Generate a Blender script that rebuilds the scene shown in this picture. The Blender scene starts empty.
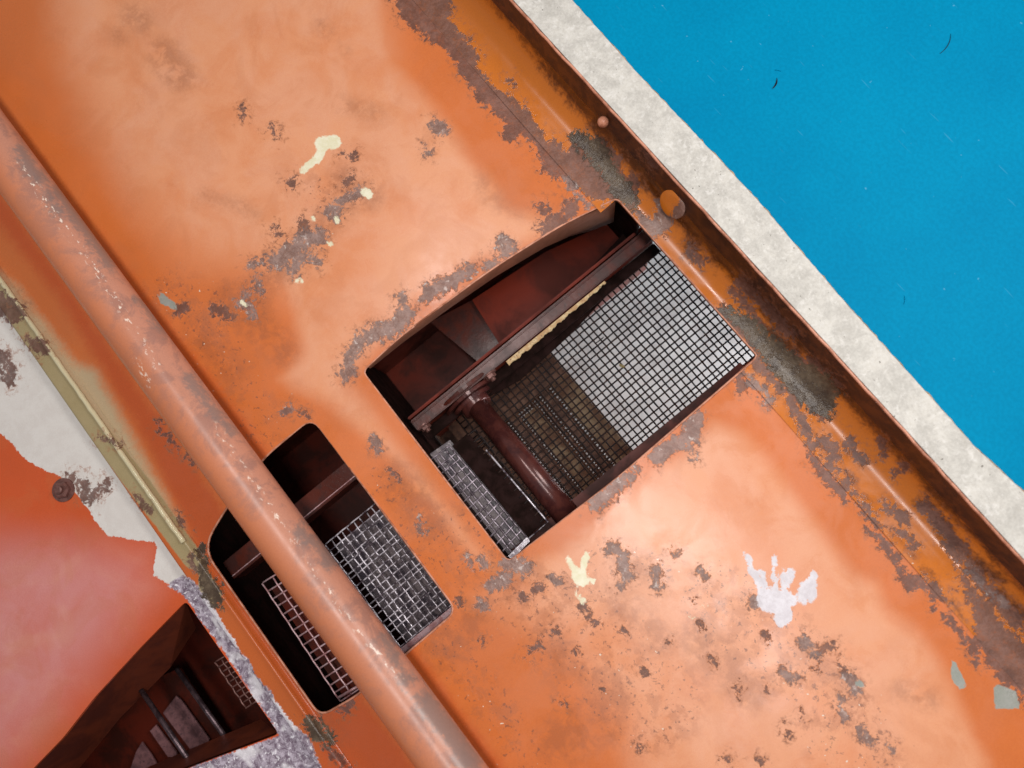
import bpy, bmesh, math, random
import numpy as np
from mathutils import Vector, Matrix, geometry
random.seed(4)
SC = bpy.context.scene
COL = SC.collection

# ---------------------------------------------------------------- camera
F = 780.0
ax = np.array([3012., -3684., 780.]); ax /= np.linalg.norm(ax)
ay = np.array([-ax[1], ax[0], 0.]); ay /= np.linalg.norm(ay)
az = np.cross(ax, ay)
ROT = np.array([ax, ay, az])              # world <- camera; world x runs along the machine, y across it
CAM = 0.78 * ROT[:, 2]
cam = bpy.data.cameras.new('camera')
cam.lens = 36.0 * F / 1024.0
cam.sensor_width = 36.0
cam.clip_start = 0.02
cam.clip_end = 50
cam.dof.use_dof = True
cam.dof.focus_distance = 0.80
cam.dof.aperture_fstop = cam.lens / 1000 / 0.008
camo = bpy.data.objects.new('camera', cam)
M4 = Matrix([list(ROT[0]) + [CAM[0]], list(ROT[1]) + [CAM[1]], list(ROT[2]) + [CAM[2]], [0, 0, 0, 1]])
camo.matrix_world = M4
COL.objects.link(camo)
SC.camera = camo

# ---------------------------------------------------------------- light
w = bpy.data.worlds.new('World'); SC.world = w; w.use_nodes = True
bg = w.node_tree.nodes['Background']
bg.inputs[0].default_value = (0.93, 0.96, 1.0, 1)
bg.inputs[1].default_value = 0.26


def area(name, loc, target, sx, sy, power, colr):
    l = bpy.data.lights.new(name, 'AREA')
    l.shape = 'RECTANGLE'; l.size = sx; l.size_y = sy; l.energy = power; l.color = colr
    o = bpy.data.objects.new(name, l)
    o.location = loc
    o.rotation_euler = (Vector(target) - Vector(loc)).to_track_quat('-Z', 'Y').to_euler()
    COL.objects.link(o)


area('ceiling_light', (0.30, 0.85, 1.10), (0.05, 0.0, 0), 0.5, 0.4, 8.5, (1.0, 0.97, 0.93))
area('overhead_light', (0.10, 0.05, 1.50), (0.10, 0.05, 0), 0.16, 1.7, 15.5, (1.0, 0.96, 0.93))
bpy.data.objects['overhead_light'].rotation_euler = (0, 0, math.radians(90))   # a tube lamp running along the machine
area('added_floor_light', (0.55, 0.62, -0.22), (0.08, 0.12, -0.56), 0.5, 0.2, 8.5, (0.95, 0.97, 1.0))  # hidden lamp added under the machine to brighten the floor
SC.view_settings.view_transform = 'Standard'
SC.view_settings.look = 'None'
SC.view_settings.exposure = 0.06
SC.view_settings.gamma = 1.0


# ---------------------------------------------------------------- helpers
def W(px, py, z=0.0):
    """point of the plane at height z that the photograph shows at (px, py)"""
    d = ROT @ np.array([(px - 512) / F, -(py - 384) / F, -1.0])
    t = (z - CAM[2]) / d[2]
    return Vector(CAM + t * d)


def proj(P):
    c = (P - CAM) @ ROT
    return np.stack([512 + F * c[:, 0] / -c[:, 2], 384 - F * c[:, 1] / -c[:, 2]], 1)


def obj(name, bm, mat, parent=None, smooth=False):
    me = bpy.data.meshes.new(name)
    if isinstance(bm, bmesh.types.BMesh):
        bm.to_mesh(me); bm.free()
    else:
        me.from_pydata([tuple(v) for v in bm[0]], [], bm[1])
    me.update()
    if smooth:
        for p in me.polygons:
            p.use_smooth = True
    me.materials.append(mat)
    o = bpy.data.objects.new(name, me)
    COL.objects.link(o)
    if parent:
        o.parent = parent
    return o


def thing(name, label, cat, group=None, mesh=None):
    o = mesh
    if o is None:
        o = bpy.data.objects.new(name, None)
        o.empty_display_size = 0.02
        COL.objects.link(o)
    o['label'] = label; o['category'] = cat
    if group:
        o['group'] = group
    return o


def add_prism(bm, pts, thick):
    """pts: 3-D polygon; extruded straight down by thick"""
    top = [bm.verts.new(p) for p in pts]
    bot = [bm.verts.new((p[0], p[1], p[2] - thick)) for p in pts]
    n = len(pts)
    bm.faces.new(top); bm.faces.new(bot[::-1])
    for i in range(n):
        bm.faces.new((top[i], bot[i], bot[(i + 1) % n], top[(i + 1) % n]))
    bmesh.ops.recalc_face_normals(bm, faces=bm.faces)


def add_box(bm, a, b, bev=0.0):
    x0, y0, z0 = a; x1, y1, z1 = b
    r = bmesh.ops.create_cube(bm, size=1)
    for v in r['verts']:
        v.co = Vector(((x0 + x1) / 2 + v.co.x * (x1 - x0), (y0 + y1) / 2 + v.co.y * (y1 - y0), (z0 + z1) / 2 + v.co.z * (z1 - z0)))
    if bev:
        es = list({e for v in r['verts'] for e in v.link_edges})
        bmesh.ops.bevel(bm, geom=es, offset=bev, segments=2, affect='EDGES')


def add_tube(bm, pts, rad, n=16, cap=True):
    """pts list of Vectors; rad a number or a list"""
    rings = []
    for i, p in enumerate(pts):
        p = Vector(p)
        t = (Vector(pts[min(i + 1, len(pts) - 1)]) - Vector(pts[max(i - 1, 0)])).normalized()
        a = t.cross(Vector((0, 0, 1)))
        if a.length < 1e-4:
            a = t.cross(Vector((0, 1, 0)))
        a.normalize(); b = t.cross(a)
        r = rad[i] if isinstance(rad, (list, tuple)) else rad
        rings.append([bm.verts.new(p + r * (math.cos(2 * math.pi * k / n) * a + math.sin(2 * math.pi * k / n) * b)) for k in range(n)])
    for i in range(len(rings) - 1):
        for k in range(n):
            bm.faces.new((rings[i][k], rings[i][(k + 1) % n], rings[i + 1][(k + 1) % n], rings[i + 1][k]))
    if cap:
        bm.faces.new(rings[0][::-1]); bm.faces.new(rings[-1])


def chaikin(pts, n=2, q=0.25):
    for _ in range(n):
        out = []
        for i in range(len(pts)):
            a = Vector(pts[i]); b = Vector(pts[(i + 1) % len(pts)])
            out += [a.lerp(b, q), a.lerp(b, 1 - q)]
        pts = out
    return [tuple(p) for p in pts]


def rounded(pts, r, seg=5):
    """round the corners of a 2-D polygon"""
    out = []
    n = len(pts)
    rs = r if isinstance(r, (list, tuple)) else [r] * n
    for i in range(n):
        p = Vector(pts[i]); a = Vector(pts[i - 1]) - p; b = Vector(pts[(i + 1) % n]) - p
        rr = min(rs[i], a.length * .45, b.length * .45)
        A = p + a.normalized() * rr; B = p + b.normalized() * rr
        for k in range(seg + 1):
            t = k / seg
            out.append(tuple((1 - t) ** 2 * A + 2 * t * (1 - t) * p + t * t * B))
    return out


def inside(P, poly):
    x, y = P[:, 0], P[:, 1]
    c = np.zeros(len(P), bool)
    n = len(poly)
    for i in range(n):
        x0, y0 = poly[i]; x1, y1 = poly[(i + 1) % n]
        if y0 == y1:
            continue
        m = ((y0 > y) != (y1 > y)) & (x < (x1 - x0) * (y - y0) / (y1 - y0) + x0)
        c ^= m
    return c


def segdist(P, pts, closed=False):
    d = np.full(len(P), 1e9)
    pts = [np.array(p, float) for p in pts]
    if len(pts) == 1:
        return np.hypot(P[:, 0] - pts[0][0], P[:, 1] - pts[0][1])
    n = len(pts) if closed else len(pts) - 1
    for i in range(n):
        a = pts[i]; b = pts[(i + 1) % len(pts)]
        ab = b - a
        t = np.clip(((P - a) @ ab) / max(ab @ ab, 1e-9), 0, 1)
        q = a + t[:, None] * ab
        d = np.minimum(d, np.hypot(P[:, 0] - q[:, 0], P[:, 1] - q[:, 1]))
    return d


def sheet(outer, holes, step, z=0.0, thick=0.004, wave=0.0):
    """flat steel sheet in world x/y with holes, filled with a fine grid; returns (verts, faces)"""
    def dens(poly):
        out = []
        for i in range(len(poly)):
            a = Vector(poly[i][:2]); b = Vector(poly[(i + 1) % len(poly)][:2])
            k = max(1, int((b - a).length / (step * 1.5)))
            out += [a.lerp(b, j / k) for j in range(k)]
        return out
    loops = [dens(outer)] + [dens(h) for h in holes]
    V = []; E = []
    for lp in loops:
        o = len(V); V += lp
        E += [(o + i, o + (i + 1) % len(lp)) for i in range(len(lp))]
    xs = [p[0] for p in outer]; ys = [p[1] for p in outer]
    gx = np.arange(min(xs) + step / 2, max(xs), step); gy = np.arange(min(ys) + step / 2, max(ys), step)
    G = np.array([(x, y) for x in gx for y in gy])
    ok = inside(G, [tuple(p[:2]) for p in outer])
    for h in holes:
        ok &= ~inside(G, [tuple(p[:2]) for p in h])
    for lp in loops:
        ok &= segdist(G, [tuple(p) for p in lp], True) > step * .45
    V += [Vector(g) for g in G[ok]]
    r = geometry.delaunay_2d_cdt(V, E, [], 0, 1e-7)
    pv = np.array([tuple(v) for v in r[0]])
    fs = [f for f in r[2]]
    cen = np.array([pv[list(f)].mean(0) for f in fs])
    keep = inside(cen, [tuple(p[:2]) for p in outer])
    for h in holes:
        keep &= ~inside(cen, [tuple(p[:2]) for p in h])
    faces = [list(f) for f, k in zip(fs, keep) if k]
    zz = z + wave * (np.sin(pv[:, 0] * 9 + 1) * np.cos(pv[:, 1] * 11) + .5 * np.sin(pv[:, 0] * 23 + pv[:, 1] * 17))
    verts = [(a, b, c) for (a, b), c in zip(pv, zz)]
    # skirts down along every loop
    for lp in loops:
        n = len(lp); o = len(verts)
        for p in lp:
            verts.append((p[0], p[1], z + 0.00002)); verts.append((p[0], p[1], z - thick))
        for i in range(n):
            a = o + 2 * i; b = o + 2 * ((i + 1) % n)
            faces.append([a, a + 1, b + 1, b])
    return verts, faces


# ---------------------------------------------------------------- paint damage and painted-in shade and sheen, traced where each patch sits on the metal
S = []
def poly(c, *p): S.append((c, 'p', list(p), 0))
def cap(c, r, *p): S.append((c, 'c', list(p), r))

# rust along the seam
poly('rust', (388, -40), (392, 0), (402, 20), (425, 35), (445, 51), (456, 62), (460, 74), (470, 82), (480, 102), (503, 121), (505, 137), (515, 145), (519, 137), (534, 145), (538, 160), (542, 172), (554, 180), (573, 184), (590, 200), (613, 202), (634, 211), (640, 180), (626, 172), (619, 153), (599, 137), (580, 132), (566, 137), (570, 150), (562, 145), (542, 133), (534, 117), (519, 102), (495, 86), (478, 68), (480, 51), (450, 20), (452, 0), (440, -40))
cap('olive', 9, (585, 142), (606, 168), (628, 200))
cap('olive', 6, (575, 138), (590, 140))
poly('grey', (632, 208), (641, 213), (652, 220), (657, 200), (672, 208), (677, 219), (668, 232), (656, 238), (648, 240), (640, 226))
cap('grey', 4, (566, 180), (578, 192), (588, 206))
cap('rust', 9, (722, 312), (745, 332), (765, 350)); poly('olive', (714, 306), (729, 306), (752, 316), (778, 340), (802, 360), (830, 374), (840, 395), (829, 420), (815, 414), (800, 400), (780, 384), (757, 354), (742, 334))
cap('rust', 8, (790, 358), (815, 368), (832, 385), (830, 400)); cap('rust', 7, (828, 398), (823, 415))
cap('rust', 7, (750, 350), (765, 372), (780, 385), (796, 400)); cap('rust', 5, (790, 400), (803, 425), (811, 445))
cap('grey', 5, (748, 378), (760, 392), (770, 402)); cap('rust', 6, (738, 362), (742, 388))
cap('rust', 6, (826, 440), (836, 450), (833, 468)); cap('rust', 4, (835, 468), (850, 490), (868, 512), (884, 532))
cap('rust', 5, (812, 455), (828, 478), (845, 497))
poly('rust', (866, 528), (880, 530), (891, 545), (907, 575), (923, 575), (941, 588), (950, 603), (944, 606), (925, 590), (918, 590), (905, 588), (895, 566), (878, 545))
cap('rust', 4, (948, 619), (960, 632), (973, 644), (978, 660)); cap('rust', 2, (930, 603), (960, 635), (1000, 678), (1040, 720))
cap('rust', 8, (950, 545), (985, 585), (1020, 625)); cap('rust', 5, (985, 640), (1030, 700)); poly('rust', (952, 572), (965, 575), (985, 600), (1004, 622), (1030, 650), (1040, 705), (1018, 690), (1000, 680), (984, 655), (970, 640), (974, 618), (968, 598))
cap('rust', 5, (856, 455), (862, 461)); cap('rust', 4, (878, 440), (883, 455)); cap('rust', 4, (890, 475), (903, 468)); cap('rust', 5, (848, 440), (850, 446))
cap('rust', 5, (886, 505), (905, 520)); cap('rust', 4, (898, 530), (915, 545)); cap('rust', 7, (925, 506), (945, 528), (965, 552)); cap('grey', 4, (960, 560), (985, 588), (1005, 605))
cap('rust', 5, (690, 250), (702, 262)); cap('rust', 6, (735, 290), (760, 325)); cap('rust', 6, (740, 282), (790, 332))
cap('rust', 5, (648, 150), (655, 165)); cap('rust', 2, (509, 80), (514, 85))
# round the main opening
cap('grey', 8, (697, 418), (690, 437), (668, 448), (655, 458)); cap('grey', 4, (690, 440), (693, 458))
cap('grey', 8, (617, 482), (604, 496), (594, 504)); cap('grey', 6, (634, 470), (622, 485))
cap('rust', 5, (540, 206), (548, 217)); cap('rust', 9, (546, 228), (558, 222)); cap('rust', 9, (572, 208), (570, 214))
cap('grey', 9, (505, 246), (507, 250)); cap('grey', 5, (487, 266), (495, 262))
cap('grey', 7, (427, 296), (436, 288), (452, 282), (470, 272)); cap('grey', 5, (401, 295), (405, 305)); cap('grey', 9, (406, 315), (394, 327))
cap('grey', 8, (392, 327), (374, 334), (360, 342)); cap('grey', 7, (356, 348), (350, 362), (345, 374))
# left middle cluster
cap('grey', 9, (277, 262), (290, 252), (305, 240), (318, 236)); cap('grey', 7, (293, 270), (300, 258)); cap('grey', 5, (318, 262), (304, 256)); cap('rust', 5, (303, 222), (310, 232))
cap('rust', 3, (273, 228), (279, 236)); cap('grey', 3, (247, 270), (251, 264), (262, 262)); cap('grey', 4, (257, 276), (261, 291)); cap('grey', 5, (238, 303), (250, 306), (254, 314))
cap('rust', 5, (214, 310), (228, 314)); cap('rust', 5, (180, 311), (184, 309)); cap('grey', 4, (247, 293), (251, 293)); cap('grey', 5, (328, 211), (340, 202), (350, 196), (360, 190))
cap('rust', 4, (352, 178), (344, 186)); cap('grey', 4, (336, 219), (334, 207)); cap('rust', 4, (290, 180), (292, 184)); cap('rust', 3, (345, 154), (351, 157))
cap('rust', 3, (243, 110), (244, 116)); cap('rust', 4, (272, 128), (275, 134)); cap('grey', 7, (435, 127), (442, 130)); cap('grey', 4, (424, 150), (426, 152))
cap('cream', 4, (364, 191), (369, 195)); cap('cream', 2, (302, 281), (296, 281)); cap('cream', 2, (336, 218), (338, 222)); cap('cream', 2, (242, 302), (246, 305)); cap('cream', 2, (312, 218), (314, 221)); cap('cream', 2, (329, 243), (331, 245))
cap('cream', 6.5, (335, 142), (321, 143)); cap('cream', 4.5, (323, 147), (317, 160)); cap('cream', 3.5, (313, 162), (303, 170))
# lower right deck
cap('cream', 3, (586, 555), (582, 575)); cap('cream', 2.5, (568, 560), (576, 572)); cap('cream', 3, (594, 582), (580, 580)); cap('cream', 7, (579, 577), (581, 580)); cap('cream', 2, (578, 590), (577, 594))
cap('cream', 3, (582, 600), (583, 601)); cap('cream', 3, (568, 558), (569, 561))
cap('white', 3.2, (746, 554), (750, 562), (751, 572), (757, 580), (760, 590), (766, 596)); cap('white', 2.6, (754, 574), (762, 572), (764, 584), (768, 592)); cap('white', 2.4, (774, 556), (775, 566), (773, 576), (777, 590)); cap('white', 3.0, (791, 570), (785, 570), (783, 580), (785, 592)); cap('white', 2.2, (793, 571), (790, 582)); poly('white', (797, 592), (801, 582), (808, 577), (814, 569), (818, 574), (816, 585), (818, 596), (812, 603), (808, 598), (805, 606), (799, 601)); poly('white', (757, 591), (768, 588), (776, 591), (786, 592), (798, 594), (799, 603), (791, 606), (794, 618), (788, 625), (781, 627), (775, 622), (774, 613), (766, 613), (759, 609))
cap('grey', 7, (753, 600), (757, 606))
cap('grey', 8, (481, 603), (483, 606)); cap('grey', 9, (510, 562), (522, 568)); cap('grey', 7, (494, 584), (506, 578)); cap('grey', 5, (483, 560), (483, 567))
cap('grey', 6, (612, 548), (622, 556), (628, 575), (620, 586)); cap('grey', 5, (656, 568), (658, 588)); cap('rust', 6, (582, 608), (588, 614)); cap('rust', 4, (594, 620), (600, 623))
cap('rust', 5, (617, 630), (623, 632)); cap('rust', 3, (524, 658), (526, 660)); cap('rust', 4, (643, 672), (645, 675)); cap('rust', 4, (553, 630), (558, 634)); cap('rust', 4, (710, 660), (713, 663))
cap('rust', 4, (534, 590), (541, 586)); cap('rust', 5, (534, 648), (541, 645)); cap('grey', 4, (555, 578), (557, 580)); cap('rust', 4, (524, 594), (522, 598))
cap('grey', 6, (802, 638), (812, 650), (806, 645)); cap('rust', 5, (818, 652), (834, 646)); cap('grey', 5, (815, 655), (819, 656)); cap('rust', 4, (765, 635), (769, 637)); cap('grey', 7, (785, 673), (793, 678))
cap('grey', 7, (848, 678), (856, 690)); cap('rust', 4, (840, 666), (846, 670)); cap('rust', 5, (739, 682), (742, 692)); cap('grey', 5, (838, 700), (844, 718)); cap('grey', 8, (862, 730), (870, 742)); cap('grey', 5, (888, 742), (894, 750))
cap('rust', 3, (766, 688), (768, 692)); cap('rust', 4, (784, 728), (788, 735)); cap('rust', 3, (802, 714), (805, 718)); cap('rust', 4, (709, 662), (713, 664)); cap('rust', 3, (725, 758), (728, 762)); cap('rust', 3, (760, 760), (762, 762))
cap('rust', 4, (352, 700), (338, 712)); cap('rust', 2, (575, 650), (577, 652)); cap('rust', 2, (604, 690), (607, 693)); cap('rust', 3, (560, 700), (566, 704)); cap('rust', 2, (690, 600), (693, 602)); cap('rust', 2, (700, 625), (702, 628)); cap('rust', 2, (668, 640), (671, 641)); cap('rust', 3, (815, 668), (819, 672)); cap('rust', 2, (636, 745), (640, 748)); cap('rust', 2, (480, 640), (483, 643)); cap('rust', 3, (455, 600), (459, 604)); cap('grey', 4, (468, 560), (472, 566)); cap('grey', 3, (700, 572), (706, 576)); cap('grey', 3, (672, 552), (678, 554)); cap('cream', 1.6, (700, 606), (708, 607)); cap('cream', 1.5, (690, 616), (693, 618)); cap('grey', 3, (418, 520), (424, 530)); cap('rust', 3, (392, 470), (398, 478)); cap('grey', 4, (372, 440), (378, 448)); cap('grey', 4, (284, 412), (292, 408)); cap('rust', 3, (300, 414), (306, 418)); cap('teal', 3, (858, 682), (862, 686))
poly('teal', (951, 659), (955, 662), (968, 687), (960, 690), (952, 681)); poly('teal', (994, 684), (1016, 690), (1020, 709), (995, 709)); poly('teal', (155, 289), (175, 303), (177, 312), (161, 303))
# flange, side plate
poly('beige', (-60, 150), (0, 262), (19, 275), (59, 325), (78, 352), (103, 364), (150, 449), (191, 522), (204, 562), (180, 556), (100, 470), (-80, 300))
cap('olive', 7, (578, 136), (600, 150), (622, 186), (634, 206))
poly('oliveflat', (200, 560), (214, 580), (222, 596), (212, 606), (198, 590)); poly('olive', (196, 548), (206, 545), (212, 575), (222, 585), (222, 610), (205, 600), (196, 575)); poly('olive', (300, 716), (322, 716), (336, 742), (326, 748), (312, 738)); cap('rust', 3, (322, 742), (330, 752), (350, 768))
poly('oliveflat', (-120, 120), (0, 277), (109, 430), (142, 470), (197, 547), (210, 575), (187, 568), (84, 431), (9, 321), (-150, 100))
cap('rust', 11, (-20, 292), (2, 302), (14, 312)); cap('rust', 6, (32, 341), (42, 348)); cap('rust', 2, (100, 438), (120, 444)); cap('rust', 3, (138, 497), (150, 510)); cap('rust', 2, (178, 515), (190, 530)); cap('rust', 4, (190, 560), (196, 570))
cap('rust', 2, (158, 425), (180, 450)); cap('rust', 2, (188, 455), (194, 462))
poly('deep', (-80, 90), (0, 190), (120, 360), (262, 560), (410, 758), (440, 820), (340, 820), (300, 700), (200, 560), (150, 450), (60, 300), (-80, 130))  # shade beside and under the pipe, put into the paint colour
cap('deep', 7, (-10, 105), (60, 195), (160, 325), (262, 456)); cap('deep', 6, (402, 640), (440, 695), (500, 775))
poly('whiteplate', (-90, 120), (9, 290), (84, 425), (215, 590), (200, 602), (185, 592), (170, 585), (153, 575), (155, 560), (160, 543), (110, 537), (98, 525), (88, 508), (65, 480), (45, 470), (27, 460), (0, 433), (-120, 340))
cap('rust', 7, (2, 358), (8, 370)); cap('rust', 5, (2, 378), (10, 380)); cap('rust', 6, (70, 478), (84, 484)); cap('rust', 5, (84, 496), (100, 488), (108, 484)); cap('rust', 4, (92, 500), (96, 498))
poly('silver', (166, 584), (182, 576), (192, 578), (208, 600), (226, 628), (247, 659), (269, 690), (294, 724), (312, 743), (324, 775), (330, 800), (150, 800), (190, 768), (280, 735), (187, 600))
# soft fields; the pale areas paint reflected sheen together with faded paint
poly('fade', (200, -100), (200, 100), (260, 250), (292, 318), (297, 350), (275, 380), (330, 410), (400, 470), (470, 560), (560, 600), (640, 660), (720, 768), (760, 860), (1010, 860), (990, 760), (954, 690), (941, 662), (920, 631), (888, 606), (879, 581), (854, 572), (823, 530), (796, 492), (769, 457), (745, 433), (714, 423), (640, 480), (560, 550), (500, 570), (420, 470), (350, 380), (440, 280), (560, 232), (548, 218), (510, 205), (475, 160), (440, 110), (395, 60), (370, -100))
poly('fadesoft', (40, -100), (60, 60), (100, 150), (140, 220), (185, 265), (250, 270), (290, 300), (330, 320), (380, 300), (400, 200), (400, 100), (380, -100))
poly('fadesoft', (480, 600), (560, 640), (620, 720), (640, 800), (960, 800), (900, 660), (700, 560), (560, 560))
poly('fade', (-80, 520), (60, 530), (150, 545), (165, 590), (90, 690), (20, 770), (-80, 900))  # sheen of the side plate painted as a paler tone
cap('speck', 30, (170, 290), (230, 360), (262, 430)); cap('speck', 26, (215, 300), (250, 300)); cap('speck', 30, (420, 600), (470, 680), (560, 800)); cap('speck', 45, (460, 540), (520, 600)); cap('speck', 60, (560, 620), (650, 700)); cap('speck', 50, (720, 600), (820, 680), (860, 760)); cap('speck', 26, (380, 480), (430, 560)); cap('speck', 16, (300, 400), (290, 420)); cap('speck', 12, (345, 210), (300, 255)); cap('speck', 22, (320, 190), (365, 190)); cap('speck', 25, (600, 560), (660, 570)); cap('speck', 12, (810, 440), (940, 590))
cap('stain', 16, (132, 15), (142, 22)); cap('stain', 10, (118, 32), (120, 40)); cap('stain', 10, (320, 24), (326, 30)); cap('stain', 7, (342, 44), (346, 52)); cap('stain', 22, (165, 55), (180, 75)); cap('stain', 16, (340, 175), (370, 200)); cap('stain', 10, (240, 205), (255, 215)); cap('stain', 22, (230, 300), (262, 330)); cap('stain', 20, (200, 330), (230, 370)); cap('stain', 20, (275, 340), (284, 352)); cap('stain', 12, (345, 105), (375, 112)); cap('stain', 22, (620, 600), (660, 640)); cap('stain', 28, (700, 640), (750, 690)); cap('stain', 24, (470, 620), (440, 650)); cap('stain', 26, (430, 520), (400, 480)); cap('stain', 30, (600, 720), (560, 740)); cap('stain', 15, (930, 700), (900, 690)); cap('stain', 12, (480, 180), (500, 205))
cap('stain', 20, (300, 250), (260, 285), (345, 205)); cap('stain', 10, (380, 335), (440, 300)); cap('stain', 14, (618, 560), (660, 580)); cap('stain', 16, (800, 650), (850, 690)); cap('stain', 12, (500, 575), (530, 570)); cap('stain', 8, (485, 200), (520, 215)); cap('stain', 18, (560, 650), (620, 700)); cap('stain', 7, (430, 130), (425, 155)); cap('stain', 14, (262, 640), (340, 740)); cap('stain', 9, (205, 195), (240, 205)); cap('stain', 14, (640, 140), (700, 220), (780, 300)); cap('stain', 10, (800, 320), (900, 440), (1000, 540))
cap('pipegrey', 10, (60, 190), (110, 262)); cap('pipegrey', 8, (190, 380), (230, 430)); cap('pipegrey', 9, (300, 530), (330, 560)); cap('pipegrey', 12, (425, 700), (470, 760)); cap('pipegrey', 8, (20, 150), (60, 210)); cap('pipegrey', 8, (385, 640), (405, 680)); cap('pipegrey', 7, (140, 300), (165, 330))
poly('grime', (452, -50), (540, 68), (582, 121), (631, 177), (676, 226), (724, 276), (777, 334), (829, 388), (887, 454), (946, 514), (1038, 608), (1120, 620), (560, -60))  # shade of the trough wall painted in together with its grime
cap('grime', 1.5, (395, 0), (452, 62), (512, 130), (580, 198)); cap('grime', 1.5, (748, 366), (800, 420), (870, 502), (940, 590), (1030, 700)); cap('grime', 6, (876, 424), (884, 452)); cap('grime', 5, (850, 452), (862, 462)); cap('grime', 9, (925, 505), (960, 548), (1000, 580)); cap('grime', 8, (655, 155), (670, 190)); cap('grime', 9, (760, 325), (800, 352)); cap('grime', 8, (1000, 590), (1030, 620)); cap('grime', 7, (745, 300), (790, 335)); cap('grime', 10, (690, 250), (700, 240))
cap('fleck', 3.5, (70, 235), (91, 262), (131, 325), (160, 370)); cap('fleck', 3, (215, 425), (255, 485), (305, 556), (345, 615), (400, 680)); cap('fleck', 4, (20, 165), (70, 235)); cap('fleck', 3, (135, 360), (150, 385))  # highlight glints along the pipe, painted as pale flecks
S = [(c, k, p, r * .72 if k == 'c' and c in ('rust', 'grey') and 400 < p[0][0] < 900 and p[0][1] > 596 else r) for c, k, p, r in S]
CLS = ['rust', 'grey', 'cream', 'white', 'teal', 'olive', 'beige', 'oliveflat', 'whiteplate', 'silver', 'fade', 'speck', 'stain', 'pipegrey']


def fields(o, classes):
    me = o.data
    n = len(me.vertices)
    P = np.empty(n * 3); me.vertices.foreach_get('co', P); P = P.reshape(-1, 3)
    Q = proj(P)
    for c in classes:
        d = np.full(n, 60.0)
        for cc, k, pts, r in S:
            if cc != c:
                continue
            if k == 'c':
                s = segdist(Q, pts) - r
            else:
                s = segdist(Q, pts, True)
                s = np.where(inside(Q, pts), -s, s)
            d = np.minimum(d, s)
        a = me.attributes.new('f_' + c, 'FLOAT', 'POINT')
        a.data.foreach_set('value', np.clip(d, -60, 60).astype(np.float32))


# ---------------------------------------------------------------- materials
class NT:
    def __init__(s, name):
        s.m = bpy.data.materials.new(name); s.m.use_nodes = True
        s.t = s.m.node_tree; s.n = s.t.nodes; s.l = s.t.links
        s.b = s.n['Principled BSDF']
        s.co = s.n.new('ShaderNodeTexCoord').outputs['Object']

    def put(s, i, v):
        if isinstance(v, bpy.types.NodeSocket):
            s.l.new(v, i)
        elif isinstance(v, (tuple, list)) and len(v) == 3 and i.type == 'RGBA':
            i.default_value = (*v, 1)
        else:
            i.default_value = v

    def noise(s, scale, detail=4, rough=.55, dist=0.0, off=0.0, stretch=None):
        t = s.n.new('ShaderNodeTexNoise'); co = s.co
        if off or stretch:
            mp = s.n.new('ShaderNodeMapping'); s.l.new(co, mp.inputs[0]); mp.inputs['Location'].default_value = (off, off * 1.3, off * .7)
            if stretch: mp.inputs['Scale'].default_value = stretch
            co = mp.outputs[0]
        s.l.new(co, t.inputs['Vector'])
        t.inputs['Scale'].default_value = scale; t.inputs['Detail'].default_value = detail; t.inputs['Roughness'].default_value = rough; t.inputs['Distortion'].default_value = dist
        return t.outputs['Fac']

    def math(s, op, a, b=0.0, c=None):
        t = s.n.new('ShaderNodeMath'); t.operation = op
        s.put(t.inputs[0], a); s.put(t.inputs[1], b)
        if c is not None: s.put(t.inputs[2], c)
        return t.outputs[0]

    def ramp(s, v, a, b, x=0.0, y=1.0, smooth=True):
        t = s.n.new('ShaderNodeMapRange'); t.interpolation_type = 'SMOOTHSTEP' if smooth else 'LINEAR'
        for i, q in zip((0, 1, 2, 3, 4), (v, a, b, x, y)):
            s.put(t.inputs[i], q)
        return t.outputs[0]

    def mix(s, f, a, b, mode='MIX'):
        t = s.n.new('ShaderNodeMix'); t.data_type = 'RGBA'; t.blend_type = mode
        s.put(t.inputs[0], f); s.put(t.inputs[6], a); s.put(t.inputs[7], b)
        return t.outputs[2]

    def attr(s, n):
        t = s.n.new('ShaderNodeAttribute'); t.attribute_name = n
        return t.outputs['Fac']

    def bump(s, h, strength=.3, dist=.001):
        t = s.n.new('ShaderNodeBump'); t.inputs['Strength'].default_value = strength; t.inputs['Distance'].default_value = dist
        s.l.new(h, t.inputs['Height']); s.l.new(t.outputs[0], s.b.inputs['Normal'])

    def fin(s, col, rough, metal=0.0, spec=None):
        s.put(s.b.inputs['Base Color'], col); s.put(s.b.inputs['Roughness'], rough); s.put(s.b.inputs['Metallic'], metal)
        if spec is not None: s.put(s.b.inputs['Specular IOR Level'], spec)
        return s.m


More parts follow.
